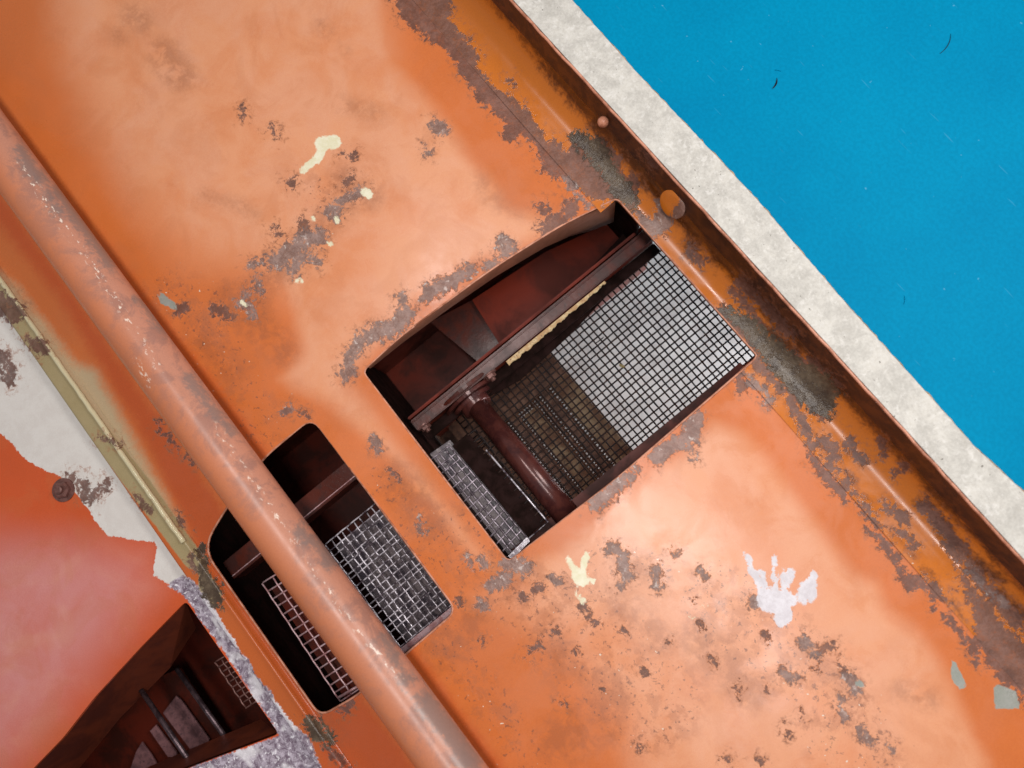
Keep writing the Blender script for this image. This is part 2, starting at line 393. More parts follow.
def painted(name, classes, sat=(.64, .165, .040), pale=(.74, .315, .16), rough0=.28, base=None, grimy=0.0, fsoft=(9, -16), bumpk=.5):
    """worn paint over steel: damage and painted-in shade and sheen are each cut out of the traced field by fine noise"""
    g = NT(name)
    nA = g.noise(7, 3, .5); nB = g.noise(60, 5, .65, .3); nC = g.noise(260, 4, .7, .2); nD = g.noise(900, 3, .6); nE = g.noise(22, 4, .6, .4, 3.1)
    b = base or sat
    col = g.mix(g.ramp(nA, .35, .65), b, tuple(c * .90 for c in b))
    edge = g.math('ADD', g.math('MULTIPLY', g.math('SUBTRACT', nB, .5), 24), g.math('MULTIPLY', g.math('SUBTRACT', nC, .5), 15))
    rough = rough0
    rough = g.math('ADD', rough0 - .06, g.math('MULTIPLY', g.ramp(nE, .35, .65), .16))
    height = g.math('MULTIPLY', nE, .25)

    nF = g.noise(135, 5, .72, .5, 17.)
    fine = g.math('ADD', g.math('MULTIPLY', g.math('SUBTRACT', nF, .5), 30), g.math('ADD', g.math('MULTIPLY', g.math('SUBTRACT', nB, .5), 16), g.math('MULTIPLY', g.math('SUBTRACT', nC, .5), 14)))

    def cut(c, soft=.7, k=1.0, bias=0.0):
        v = g.math('ADD', g.attr('f_' + c), g.math('MULTIPLY', fine if c in ('rust', 'grey', 'olive', 'white', 'cream') else edge, k))
        return g.ramp(v, bias + soft, bias - soft)
    if 'fade' in classes:  # faded paint together with painted sheen
        v = g.math('ADD', g.attr('f_fade'), g.math('MULTIPLY', g.math('SUBTRACT', nE, .5), 26))
        f = g.ramp(v, *fsoft)
        if 'fadesoft' in classes:  # softer fields of the same fading and painted sheen
            f = g.math('MAXIMUM', f, g.ramp(g.math('ADD', g.attr('f_fadesoft'), g.math('MULTIPLY', g.math('SUBTRACT', nE, .5), 30)), 30, -45))
        f = g.math('MULTIPLY', f, g.ramp(g.math('ADD', g.math('MULTIPLY', nA, .5), g.math('MULTIPLY', nE, .5)), .36, .58, .62, 1.0))
        col = g.mix(f, col, pale)
        cloudy = g.ramp(g.noise(13, 5, .6, .6, 8.), .42, .62)
        col = g.mix(g.math('MULTIPLY', g.math('MULTIPLY', f, cloudy), .28), col, (.72, .36, .24))
        blot = g.ramp(g.noise(16, 5, .62, .8, 5.), .50, .60)
        col = g.mix(g.math('MULTIPLY', blot, .16), col, (.50, .15, .05))
    if 'deep' in classes:
        col = g.mix(g.ramp(g.math('ADD', g.attr('f_deep'), g.math('MULTIPLY', edge, .5)), 9, -9, 0, .9), col, (.50, .085, .018))  # painted shade around the pipe
    if 'stain' in classes:
        f = g.ramp(g.math('ADD', g.attr('f_stain'), g.math('MULTIPLY', edge, 1.2)), 6, -14, 0, .42)
        f = g.math('MULTIPLY', f, g.ramp(nB, .35, .6))
        col = g.mix(f, col, (.26, .085, .04))
    if grimy:
        f = g.math('MULTIPLY', g.ramp(g.noise(30, 6, .7, .5, 2.), .45, .62), grimy)
        col = g.mix(f, col, (.07, .025, .015))
    if 'grime' in classes:  # grime together with painted shade of the trough wall
        f = g.ramp(g.math('ADD', g.attr('f_grime'), g.math('MULTIPLY', edge, 1.1)), 5, -9, 0, .88)
        col = g.mix(f, col, g.mix(g.ramp(nB, .42, .62), (.035, .011, .006), (.11, .032, .009)))
    if 'beige' in classes:
        col = g.mix(cut('beige', 9, .5, -10), col, (.50, .37, .22))
    if 'whiteplate' in classes:
        wcol = g.mix(g.ramp(nB, .4, .65), (.68, .635, .595), (.64, .59, .55))
        f = cut('whiteplate', .5, .35)
        col = g.mix(f, col, wcol)
    if 'oliveflat' in classes:
        col = g.mix(cut('oliveflat', 1.0, .1), col, g.mix(nB, (.31, .235, .11), (.38, .30, .165)))
    if 'speck' in classes:
        dn = g.ramp(g.attr('f_speck'), 10, -16)
        th = g.math('SUBTRACT', .812, g.math('MULTIPLY', dn, .205))
        sp = g.math('MULTIPLY', g.ramp(g.math('SUBTRACT', g.noise(190, 4, .65, .1, 4.), th), -.01, .03), dn)
        sp2 = g.math('MULTIPLY', g.ramp(g.math('SUBTRACT', g.noise(62, 6, .75, .2, 9.), g.math('ADD', th, .005)), -.015, .05), dn)
        halo = g.math('MULTIPLY', g.math('MULTIPLY', g.ramp(g.noise(48, 6, .72, .2, 9.), .50, .60), dn), .35)
        col = g.mix(halo, col, (.36, .12, .055))
        col = g.mix(g.math('MULTIPLY', g.math('MAXIMUM', sp, sp2), .62), col, (.17, .07, .045))
        fl = g.math('MULTIPLY', g.ramp(g.noise(230, 2, .5, 0, 14.), .73, .76), dn)
        col = g.mix(fl, col, (.75, .62, .50))
    if 'silver' in classes:
        f = cut('silver', 1.0, .55)
        mot = g.ramp(g.noise(150, 6, .75, .5), .38, .64)
        sc = g.mix(mot, (.16, .11, .15), (.50, .43, .50))
        sc = g.mix(g.ramp(g.noise(260, 4, .65, .5, 2.), .54, .70), sc, (.86, .82, .86))
        sc = g.mix(g.ramp(g.noise(24, 3, .6, .3, 12.), .53, .62, 0, .7), sc, (.84, .80, .82))
        col = g.mix(f, col, sc)
        rough = g.math('ADD', rough, g.math('MULTIPLY', f, .05))
        height = g.math('ADD', height, g.math('MULTIPLY', f, mot))
    if 'pipegrey' in classes:
        f = g.ramp(g.math('ADD', g.attr('f_pipegrey'), g.math('MULTIPLY', edge, 1.5)), 4, -7, 0, .8)
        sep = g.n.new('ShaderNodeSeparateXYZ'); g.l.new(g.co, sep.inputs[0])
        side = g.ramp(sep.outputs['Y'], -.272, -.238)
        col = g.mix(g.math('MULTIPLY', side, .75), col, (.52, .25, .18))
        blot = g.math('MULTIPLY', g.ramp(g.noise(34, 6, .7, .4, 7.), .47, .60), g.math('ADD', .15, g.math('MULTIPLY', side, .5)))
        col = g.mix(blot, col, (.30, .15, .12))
        col = g.mix(f, col, (.24, .165, .145))
        fk = g.math('MULTIPLY', g.ramp(g.attr('f_fleck'), 3, -4), g.ramp(g.noise(300, 4, .7, 0, 1., (.5, 1, 1)), .57, .62))  # highlight glints along the pipe, painted as pale flecks
        col = g.mix(fk, col, (.90, .74, .62))
        rough = g.math('ADD', g.math('MULTIPLY', nB, .35), rough0 - .17)
    mask = None
    for c, a, bb, soft, k, rr in (
                                  ('rust', (.095, .038, .027), (.18, .09, .072), 1.7, 1.0, .5),
                                  ('olive', (.06, .036, .022), (.15, .105, .066), 2.0, 1.0, .28),
                                  ('grey', (.14, .08, .067), (.31, .21, .185), 2.0, 1.0, .40),
                                  ('teal', (.27, .28, .24), (.33, .33, .30), .6, .25, .45),
                                  ('cream', (.74, .68, .46), (.84, .79, .61), .9, .24, .5),
                                  ('white', (.62, .57, .60), (.76, .72, .76), .9, .30, .5)):
        if c not in classes:
            continue
        f = cut(c, soft, k)
        if c == 'rust' or c == 'grey':   # stained rim where the paint lifts
            rim = g.math('MULTIPLY', g.math('MULTIPLY', cut(c, 5.0, 1.5, 3.5), g.ramp(nF, .56, .42)), .55)
            col = g.mix(rim, col, (.33, .115, .05))
        cc = g.mix(g.ramp(g.math('ADD', g.math('MULTIPLY', nB, .65), g.math('MULTIPLY', nC, .35)), .38, .64), a, bb)
        if c == 'grey':
            cc = g.mix(g.ramp(g.noise(120, 4, .65, .3, 6.), .58, .70, 0, .75), cc, (.66, .58, .54))
        if c == 'rust':
            cc = g.mix(g.ramp(nF, .54, .64, 0, .6), cc, (.22, .065, .03))
        col = g.mix(g.math('MULTIPLY', f, .86) if c in ('rust', 'grey') else f, col, cc)
        rough = g.math('ADD', g.math('MULTIPLY', rough, g.math('SUBTRACT', 1.0, f)), g.math('MULTIPLY', f, rr))
        if c in ('rust', 'grey', 'olive'):
            height = g.math('SUBTRACT', height, g.math('MULTIPLY', f, g.math('ADD', .7, g.math('MULTIPLY', nC, -.8))))
    col = g.mix(.12, col, g.mix(g.ramp(nD, .3, .7), (.25, .25, .25), (.75, .75, .75)), 'OVERLAY')
    g.bump(height, bumpk, .0012)
    return g.fin(col, rough)


def plain(name, a, b=None, rough=.5, metal=0.0, scale=60, bump=.2, lo=.4, hi=.62, c=None, spec=.5):
    g = NT(name)
    n = g.noise(scale, 6, .65, .4)
    col = g.mix(g.ramp(n, lo, hi), a, b or tuple(x * .6 for x in a))
    if c:
        col = g.mix(g.ramp(g.noise(scale * 3.3, 5, .7, .2, 3.), .56, .64), col, c)
    g.bump(g.noise(scale * 5, 4, .6), bump, .0008)
    return g.fin(col, g.ramp(n, .3, .7, rough * .85, rough * 1.2), metal, spec)


DECK = ['deep', 'fade', 'fadesoft', 'stain', 'speck', 'rust', 'grey', 'teal', 'cream', 'white', 'olive', 'beige']
m_deck = painted('worn_orange_paint', DECK)
CHAN = ['grime', 'stain', 'speck', 'rust', 'grey', 'olive', 'teal']
m_chan = painted('trough_orange_paint', CHAN, sat=(.60, .165, .018), rough0=.17, grimy=.0)
m_wall = painted('shaded_grimy_orange_paint', CHAN, sat=(.15, .035, .011), rough0=.45, grimy=.5)  # wall shade put into the dark base colour, along with grime
FLAN = ['deep', 'beige', 'oliveflat', 'silver', 'rust', 'olive']
m_flan = painted('flange_paint', FLAN, sat=(.50, .11, .022))
SIDE = ['fade', 'whiteplate', 'silver', 'rust']
m_side = painted('peeling_orange_paint', SIDE, sat=(.58, .09, .022), pale=(.62, .235, .215), rough0=.16, fsoft=(25, -55), bumpk=.3)
m_pipe = painted('pipe_paint', ['pipegrey', 'fleck'], sat=(.62, .19, .075), base=(.62, .19, .075), rough0=.33)
m_edge = plain('raw_orange_edge', (.62, .27, .17), (.36, .13, .07), .4, scale=90)
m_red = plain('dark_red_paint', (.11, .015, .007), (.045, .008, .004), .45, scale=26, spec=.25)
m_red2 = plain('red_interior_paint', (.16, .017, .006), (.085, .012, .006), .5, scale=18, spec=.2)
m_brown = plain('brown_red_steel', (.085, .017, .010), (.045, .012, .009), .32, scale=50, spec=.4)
m_skirt = plain('opening_skirt_paint', (.33, .12, .065), (.24, .085, .045), .4, scale=24)
m_brown2 = plain('fold_red_brown', (.125, .026, .012), (.07, .014, .008), .4, scale=22)
m_cream = plain('scraped_cream_edge', (.55, .40, .20), (.42, .24, .10), .5, scale=140, c=(.12, .04, .02))
m_shaft = plain('oiled_brown_steel', (.10, .028, .022), (.055, .015, .014), .21, .2, scale=60, bump=.12)
m_black = plain('shade_black_steel', (.016, .005, .004), (.008, .003, .002), .7, scale=60, spec=.08)  # shade inside the openings put into the colour; also used for dark scraps
m_wire = plain('shaded_wire', (.010, .006, .006), (.03, .014, .010), .6, 0, scale=120, spec=.2)  # shade on the wires put into the near-black colour
m_bright = plain('glinting_wire', (.80, .74, .80), (.07, .045, .06), .25, .3, scale=150)  # uneven glints painted as a pale and dark wire colour
m_pinkw = plain('pink_dusty_wire', (.66, .46, .48), (.42, .20, .20), .38, .3, scale=120)
m_taupe = plain('taupe_brown_plate', (.20, .125, .06), (.10, .04, .016), .6, scale=40, c=(.05, .02, .01))
m_rustp = plain('rusty_brown_plate', (.13, .05, .022), (.06, .022, .012), .6, scale=70)
m_silver = plain('scraped_silver_metal', (.62, .58, .62), (.30, .25, .28), .3, .5, scale=200)
m_pinkp = plain('dusty_mauve_plate', (.26, .12, .125), (.13, .055, .06), .6, scale=90, c=(.10, .05, .06))
m_rod = plain('grey_rod_steel', (.12, .08, .09), (.05, .03, .035), .3, .6, scale=120)
m_bolt = plain('rusty_bolt_steel', (.20, .09, .075), (.12, .05, .04), .4, .3, scale=160)
m_lilac = plain('lilac_grey_wire', (.44, .37, .42), (.06, .04, .05), .3, .3, scale=150)
m_mauve = plain('wet_mauve_plate', (.17, .135, .14), (.05, .035, .05), .3, scale=60, c=(.30, .26, .27))
m_bead = plain('ragged_brown_sealant', (.30, .19, .09), (.52, .34, .20), .8, scale=150, c=(.08, .05, .04))

m_leaf = plain('dry_leaf', (.30, .24, .10), (.18, .13, .05), .7, scale=300)
m_bead2 = painted('bead_highlight_paint', ['rust'], sat=(.62, .54, .34), rough0=.08)  # pale colour stands in for the highlight along the flange edge
# mottled off-white band
g = NT('mottled_offwhite')
n1 = g.noise(55, 8, .78, .3); n2 = g.noise(140, 5, .7, .3, 2.); n3 = g.noise(420, 3, .6)
col = g.mix(g.ramp(n1, .38, .60), (.61, .58, .53), (.48, .455, .415))
col = g.mix(g.ramp(n1, .58, .66, 0, .45), col, (.42, .39, .34))
col = g.mix(g.ramp(n2, .53, .66, 0, .55), col, (.74, .71, .67))
col = g.mix(g.ramp(g.noise(230, 3, .6, .2, 7.), .69, .72), col, (.13, .11, .09))
col = g.mix(.25, col, g.mix(g.ramp(n3, .3, .7), (.35,) * 3, (.65,) * 3), 'OVERLAY')
g.bump(g.math('ADD', n2, g.math('MULTIPLY', n3, .5)), .35, .001)
m_band = g.fin(col, .6)

# scratched blue
g = NT('scratched_blue_paint')
n1 = g.noise(5, 4, .55); n2 = g.noise(300, 3, .6)
col = g.mix(g.ramp(n1, .3, .7), (.0, .235, .425), (.0, .20, .385))
col = g.mix(.10, col, g.mix(g.ramp(n2, .3, .7), (.2,) * 3, (.8,) * 3), 'OVERLAY')
for k, (rot, sc, off) in enumerate(((.9, 1, 0), (-.5, 1.2, 5), (1.9, .9, 9))):
    mp = g.n.new('ShaderNodeMapping'); g.l.new(g.co, mp.inputs[0]); mp.inputs['Rotation'].default_value = (0, 0, rot); mp.inputs['Scale'].default_value = (30 * sc, 420 * sc, 1); mp.inputs['Location'].default_value = (off, off, off)
    t = g.n.new('ShaderNodeTexNoise'); g.l.new(mp.outputs[0], t.inputs['Vector']); t.inputs['Scale'].default_value = 1; t.inputs['Detail'].default_value = 1
    col = g.mix(g.ramp(t.outputs['Fac'], .76, .82, 0, .22), col, (.10, .40, .60))
col = g.mix(g.ramp(g.noise(170, 2, .5, 0, 3.), .75, .78, 0, .35), col, (.2, .5, .7))
g.bump(g.noise(55, 5, .6), .12, .0015)
m_blue = g.fin(col, .55, 0, .03)

# pale concrete floor beneath the machine
g = NT('pale_concrete')
col = g.mix(g.ramp(g.noise(22, 6, .65, .3), .35, .65), (.62, .58, .55), (.46, .42, .40))
col = g.mix(g.ramp(g.noise(90, 4, .7), .66, .72), col, (.30, .24, .20))
m_floor = g.fin(col, .8)

# ================================================================ setting
bm = bmesh.new(); add_box(bm, (-2.2, -2.2, -.60), (2.2, 2.2, -.56))
o = obj('floor', bm, m_floor); o['kind'] = 'structure'

# ================================================================ machine body
body = thing('machine_frame', 'rust-patched orange steel deck with two rectangular openings and a trough along its edge', 'machine frame')
U0, U1 = -.95, .85
H1 = rounded([(-.112, -.060), (-.1085, -.1105), (.1335, -.1125), (.1375, .020), (.1325, .197), (.1305, .2015), (-.079, .2015), (-.094, .150), (-.106, .060)], [.02, .007, .006, .02, .004, .006, .005, .03, .03])
H2 = rounded([(-.1045, -.180), (-.104, -.245), (-.088, -.305), (-.071, -.349), (.134, -.3495), (.1405, -.310), (.1385, -.181)], [.014, .02, .03, .022, .012, .01, .012])
V, Fc = sheet([(U0, -.352), (U1, -.352), (U1, .2045), (U0, .2045)], [H1, H2], .0042, 0, .004, .0012)
deck = obj('deck_plate', (V, Fc), m_deck, body, True); fields(deck, DECK)


def strip_mesh(profile, du=.0045, u0=U0, u1=U1, skip=None, wob=None):
    us = np.arange(u0, u1 + du, du)
    verts = []; faces = []
    m = len(profile)
    for u in us:
        for (v, z) in profile:
            dv = wob(u, v, z) if wob else 0
            verts.append((u, v + dv, z))
    for i in range(len(us) - 1):
        for j in range(m - 1):
            vm = (profile[j][0] + profile[j + 1][0]) / 2
            if skip and skip((us[i] + us[i + 1]) / 2, vm):
                continue
            a = i * m + j
            faces.append((a, a + m, a + m + 1, a + 1))
    return verts, faces


# trough: lapped base strip, fillet, wall
prof = [(.1797, .0012)] + [(.180 + k * .0035, .0012 + .0003 * k) for k in range(1, 6)] + [(.2018, .0031)]
inhole = lambda u, v: -.0795 < u < .1312 and v < .2017
base_o = obj('trough_base', strip_mesh(prof, .0035, skip=inhole), m_chan, body, True); fields(base_o, CHAN)
prof = [(.2018, .0031), (.2055, .0035)]
for k in range(1, 13):
    t = k / 12 * math.radians(86)
    prof.append((.2055 + .028 * math.sin(t), .0035 + .028 * (1 - math.cos(t))))
fil = obj('trough_fillet', strip_mesh(prof, .0035), m_chan, body, True); fields(fil, CHAN)
p0 = prof[-1]
prof = [p0] + [(p0[0] + .0035 * k / 8, p0[1] + .030 * k / 8) for k in range(1, 9)]
wl = obj('trough_wall', strip_mesh(prof, .0035), m_wall, body, True); fields(wl, CHAN)
top = prof[-1]
bm = bmesh.new()
rng = random.Random(2)
pts = []
us = np.arange(U0, U1, .012)
add_tube(bm, [(u, top[0] + .0012 + rng.uniform(-.0004, .0004), top[1] + .0005 + rng.uniform(-.0004, .0004)) for u in us], .0014, 8)
obj('wall_lip', bm, m_edge, body, True)
# bright worn edge along the openings
for nm, H in (('opening_rim', H1), ('opening_rim', H2)):
    bm = bmesh.new()
    zr = lambda p: -.0008 if p[1] < .19 else .0022
    add_tube(bm, [(p[0], p[1], zr(p)) for p in H] + [(H[0][0], H[0][1], zr(H[0]))], .0011, 6)
    obj(nm, bm, m_edge, body, True)
# bent round tab in the trough
bm = bmesh.new()
c = W(674, 203, .035)
n = 28
rings = []
for s, dz in ((1.0, 0), (.93, .0012), (.5, .0016), (.02, .0014)):
    rings.append([bm.verts.new((c.x + .015 * s * math.cos(2 * math.pi * k / n) , c.y + .008 * s * math.sin(2 * math.pi * k / n) - .002, c.z + .010 * s * math.sin(2 * math.pi * k / n) + dz)) for k in range(n)])
for a, b in zip(rings, rings[1:]):
    for k in range(n):
        bm.faces.new((a[k], a[(k + 1) % n], b[(k + 1) % n], b[k]))
tab = obj('round_tab', bm, m_chan, body, True); fields(tab, CHAN)
for x in CHAN:
    at = tab.data.attributes['f_' + x]
    at.data.foreach_set('value', [60.0 if x != 'grey' else (c.x + .006 - v.co.x) * 1500 for v in tab.data.vertices])
bm = bmesh.new(); c = W(603, 122, .045)
bmesh.ops.create_icosphere(bm, subdivisions=3, radius=.0055, matrix=Matrix.Translation(c))
obj('weld_spot', bm, m_edge, body, True)

# left flange: small fillet up to a bright edge, flat olive top
prof = [(-.3515, .0), (-.3535, .0012), (-.3550, .0042), (-.3560, .0062), (-.3572, .0068), (-.3586, .0064), (-.3600, .0058)]
prof += [(-.3600 - .0035 * k, .0056 - .0001 * k) for k in range(1, 5)] + [(-.3760, .0050), (-.3766, .0040), (-.3768, -.0075)]
wob = lambda u, v, z: .0006 * math.sin(u * 60) + .0004 * math.sin(u * 190)
fl = obj('side_flange', strip_mesh(prof[::-1], .004), m_flan, body, True); fields(fl, FLAN)
bm = bmesh.new(); rb = random.Random(7)
ub_ = [u for u in np.arange(U0, -.085, .006)]
add_tube(bm, [(u, -.3572 + rb.uniform(-.0003, .0003), .0078) for u in ub_], [.0024 + .0005 * rb.random() for _ in ub_], 10)
bd = obj('flange_highlight_bead', bm, m_bead2, body, True); fields(bd, ['rust'])
# skirts below the openings
bm = bmesh.new()
def skirt(bm, pts, depths, thick=.003, lean=(0, 0)):
    """folded wall below an edge; pts 2-D, depths per point"""
    A = [bm.verts.new((p[0], p[1], -.0045)) for p in pts]
    B = [bm.verts.new((p[0] + lean[0] * d, p[1] + lean[1] * d, -.0045 - d)) for p, d in zip(pts, depths)]
    A2 = [bm.verts.new((p[0] - thick, p[1], -.0045)) for p in pts]
    B2 = [bm.verts.new((p[0] - thick + lean[0] * d, p[1] + lean[1] * d, -.0045 - d)) for p, d in zip(pts, depths)]
    for i in range(len(pts) - 1):
        bm.faces.new((A[i], A[i + 1], B[i + 1], B[i])); bm.faces.new((A2[i], B2[i], B2[i + 1], A2[i + 1])); bm.faces.new((B[i], B[i + 1], B2[i + 1], B2[i]))
up = [(-.1095, -.104), (-.112, -.06), (-.110, 0), (-.106, .06), (-.0995, .12), (-.094, .150), (-.086, .175), (-.079, .1995)]
skirt(bm, up, [.010, .020, .024, .028, .038, .048, .058, .062])
obj('opening_skirt', bm, m_skirt, body, True)
bm = bmesh.new(); add_box(bm, (.1385, -.112, -.060), (.1415, .200, -.0045)); add_box(bm, (.126, -.112, -.063), (.1385, .2, -.0605))
obj('opening_skirt', bm, m_red, body)

# ---------------------------------------------------------------- dark housing under the deck
hs = thing('inner_housing', 'dark red painted housing walls seen inside the openings, below the orange deck', 'housing')
def panel(a, b, mat, name='housing_wall', bev=.0006, par=hs):
    bm = bmesh.new(); add_box(bm, a, b, bev); return obj(name, bm, mat, par)
ub = W(535, 315, -.07).x     # the bulkhead stands across the opening here
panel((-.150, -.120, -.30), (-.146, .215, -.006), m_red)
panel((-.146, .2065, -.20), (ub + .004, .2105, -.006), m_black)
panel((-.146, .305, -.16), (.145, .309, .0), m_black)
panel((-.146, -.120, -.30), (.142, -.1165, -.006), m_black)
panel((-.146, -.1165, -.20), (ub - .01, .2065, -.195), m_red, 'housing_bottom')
# sloping red panel in the chamber and its neighbours
def plate3(pts, thick, mat, name, par):
    bm = bmesh.new(); add_prism(bm, [Vector(p) for p in pts], thick); return obj(name, bm, mat, par)
def PX(l, z):
    return [W(x, y, (z[i] if isinstance(z, (list, tuple)) else z)) for i, (x, y) in enumerate(l)]
plate3(PX([(472, 300), (545, 252), (610, 222), (640, 224), (560, 300), (500, 345)], -.130), .003, m_red2, 'sloping_panel', hs)
plate3(PX([(430, 322), (476, 298), (506, 341), (478, 362)], -.136), .003, m_brown, 'joint_plate', hs)

# bulkhead with rails
bk = thing('cross_rail', 'dark red bulkhead rail with a scraped cream stripe, crossing the larger opening', 'rail')
def railbox(pxa, z, du, dz, mat, name, v0=-.1115, v1=.222, bev=.001):
    u = W(pxa[0], pxa[1], z).x
    bm = bmesh.new(); add_box(bm, (u - du / 2, v0, z - dz), (u + du / 2, v1, z), bev)
    return obj(name, bm, mat, bk, False)
zb = -.062
ua = W(535, 315, zb).x; ubm = W(556, 322, zb).x
railbox((546, 318), zb, .014, .006, m_brown, 'rail_flange')
railbox((536, 314), zb + .004, .003, .014, m_red2, 'rail_lip', bev=.001)
railbox((541, 316), zb + .0025, .0025, .009, m_brown, 'rail_lip', bev=.001)
# cream worn edge runs along the middle of the rail
uc = W(551, 328, zb).x
va = W(503, 358, zb).y; vb = W(606, 283, zb).y
bm = bmesh.new()
N = 60; r = random.Random(5)
lo = []; hi = []
for k in range(N + 1):
    v = va + (vb - va) * k / N
    lo.append(Vector((uc - .0027, v, zb + .0012))); hi.append(Vector((uc + .0034 - .0013 * r.random() ** 2 - .0030 * (k / N) - .0006 * math.sin(k * .9), v, zb + .0012)))
add_prism(bm, lo + hi[::-1], .003)
obj('cream_stripe', bm, m_cream, bk)
railbox((559, 327), -.085, .012, .005, m_black, 'lower_rail')
plate3(PX([(486, 398), (520, 380), (549, 354), (574, 331), (597, 306), (614, 287), (629, 268), (652, 236), (625, 232), (560, 300)], -.10), .003, m_black, 'gusset_plate', bk)
railbox((549, 322), -.068, .003, .13, m_red, 'bulkhead_web')

# ---------------------------------------------------------------- shaft
sh = thing('drive_shaft', 'oily brown round shaft with collar and bolted bearing flange, inside the larger opening', 'shaft')
p0 = W(474, 402, -.080); p1 = W(574, 524, -.040)
d = (p1 - p0).normalized()
bm = bmesh.new(); add_tube(bm, [p0, p1], [.0118, .0139], 40); obj('shaft', bm, m_shaft, sh, True)
bm = bmesh.new()
cst = W(468, 395, -.088)
add_tube(bm, [cst, cst + d * .001, cst + d * .020, cst + d * .0215], [.0165, .0175, .0175, .0160], 40); obj('collar', bm, m_shaft, sh, True)
# bearing flange: oval disc seen nearly edge on
def disc(name, centre, rad, t, mat, sq=1.0):
    bm = bmesh.new()
    n = 48
    A = []; B = []
    for k in range(n):
        a = 2 * math.pi * k / n
        off = Vector((0, rad * math.cos(a), rad * sq * math.sin(a)))
        A.append(bm.verts.new(centre + off)); B.append(bm.verts.new(centre + off + Vector((t, 0, 0))))
    bm.faces.new(A); bm.faces.new(B[::-1])
    for k in range(n):
        bm.faces.new((A[k], B[k], B[(k + 1) % n], A[(k + 1) % n]))
    bmesh.ops.recalc_face_normals(bm, faces=bm.faces)
    bmesh.ops.bevel(bm, geom=[e for e in bm.edges if e.calc_face_angle(0) > 1], offset=.0008, segments=2, affect='EDGES')
    return obj(name, bm, mat, sh, False)
cf = Vector((W(466, 392, -.056).x, W(470, 398, -.085).y, -.088))
disc('bearing_flange', cf + Vector((-.007, .002, -.002)), .044, .004, m_brown, .82)
disc('bearing_flange', cf + Vector((-.001, .001, -.004)), .034, .004, m_shaft, .9)
disc('bearing_boss', cf + Vector((.004, .0, -.002)), .025, .005, m_shaft, .9)
def bolt(c, axis, r, par, n=6, hh=.006, washer=True):
    bm = bmesh.new()
    if washer:
        add_tube(bm, [c, c + axis * .0015], r * 1.45, 24)
    add_tube(bm, [c + axis * .0015, c + axis * (hh * .9), c + axis * hh], [r, r, r * .8], n)
    add_tube(bm, [c + axis * hh, c + axis * (hh * 1.5)], r * .5, 12)
    return obj('bolt', bm, m_bolt, par)
bolt(W(489, 374, -.070), Vector((1, 0, 0)), .006, sh)
bolt(W(424, 425, -.070), Vector((1, 0, 0)), .006, sh)


# ---------------------------------------------------------------- wire mesh
def grid(name, A, B, Cc, D, nu, nv, r, mat, par, crimp=0.0, seed=1, jitter=0.0, sides=5):
    """woven wire between corners A-B (far end) and D-C; nu wires run A->D, nv wires run A->B"""
    A, B, Cc, D = map(Vector, (A, B, Cc, D))
    rg = random.Random(seed)
    bm = bmesh.new()
    nrm = (B - A).cross(D - A).normalized()
    def pt(s, t): return A.lerp(B, s).lerp(D.lerp(Cc, s), t)
    for i in range(nu + 1):
        s = i / nu + rg.uniform(-1, 1) * jitter / nu
        if crimp:
            pts = [pt(s, j / nv) + nrm * crimp * (1 if (i + j) % 2 else -1) for j in range(nv + 1)]
        else:
            pts = [pt(s, j / 8) + nrm * r * .6 for j in range(9)]
        add_tube(bm, pts, r, sides)
    for j in range(nv + 1):
        t = j / nv + rg.uniform(-1, 1) * jitter / nv
        if crimp:
            pts = [pt(i / nu, t) - nrm * crimp * (1 if (i + j) % 2 else -1) for i in range(nu + 1)]
        else:
            pts = [pt(i / 8, t) - nrm * r * .6 for i in range(9)]
        add_tube(bm, pts, r, sides)
    return obj(name, bm, mat, par, True)


P_ = .0078
def flat(u0, u1, v0, v1, z, dz=0.0):
    """corners: A (u0,v0) B (u0,v1) C (u1,v1) D (u1,v0)"""
    return (u0, v0, z), (u0, v1, z), (u1, v1, z + dz), (u1, v0, z + dz)
def counts(u0, u1, v0, v1): return max(1, round((v1 - v0) / P_)), max(1, round((u1 - u0) / P_))

gm = 'wire mesh screens in the openings'
s1 = thing('wire_mesh_screen', 'large flat black wire screen over pale floor, in the right half of the larger opening', 'wire mesh', gm)
u0, u1, v0, v1 = -.03, .130, -.075, .29
nu, nv = counts(u0, u1, v0, v1)
grid('wire_grid', *flat(u0, u1, v0, v1, -.118), nu, nv, .00100, m_wire, s1, crimp=.0006, jitter=.13, seed=3)
bm = bmesh.new(); add_box(bm, (u1, v0, -.121), (u1 + .004, v1, -.114), .0008)
obj('screen_frame', bm, m_red, s1)

def flake(label, px, py, L, wd, a, mat):
    c = W(px, py, -.1155)
    bm = bmesh.new(); n = 12; P = []
    for k in range(n):
        t = 2 * math.pi * k / n
        x = L * math.cos(t) * (1 + .2 * math.sin(3 * t)); y = wd * math.sin(t) * (1 + .3 * math.cos(2 * t))
        P.append(Vector((c.x + x * math.cos(a) - y * math.sin(a), c.y + x * math.sin(a) + y * math.cos(a), c.z + .0015 * math.cos(t))))
    add_prism(bm, P, .0006)
    o = obj('debris_flake', bm, mat)
    thing('', label, 'debris', None, o)
flake('small olive leaf scrap caught on the shaded wire screen', 622, 366, .0035, .0022, .4, m_leaf)
flake('thin dark twig scrap lying on the shaded wire screen near the cross rail', 600, 340, .0058, .0009, 1.5, m_black)
v_edge = W(592, 403, -.175).y
s2 = thing('baffle_slats', 'rusty brown slats below the black wire screen, left of the pale lit patch', 'slats')
def slat(name, va_, vb_, u0_, u1_, z, mat):
    bm = bmesh.new(); add_box(bm, (u0_, va_, z - .003), (u1_, vb_, z), .0006); return obj(name, bm, mat, s2)
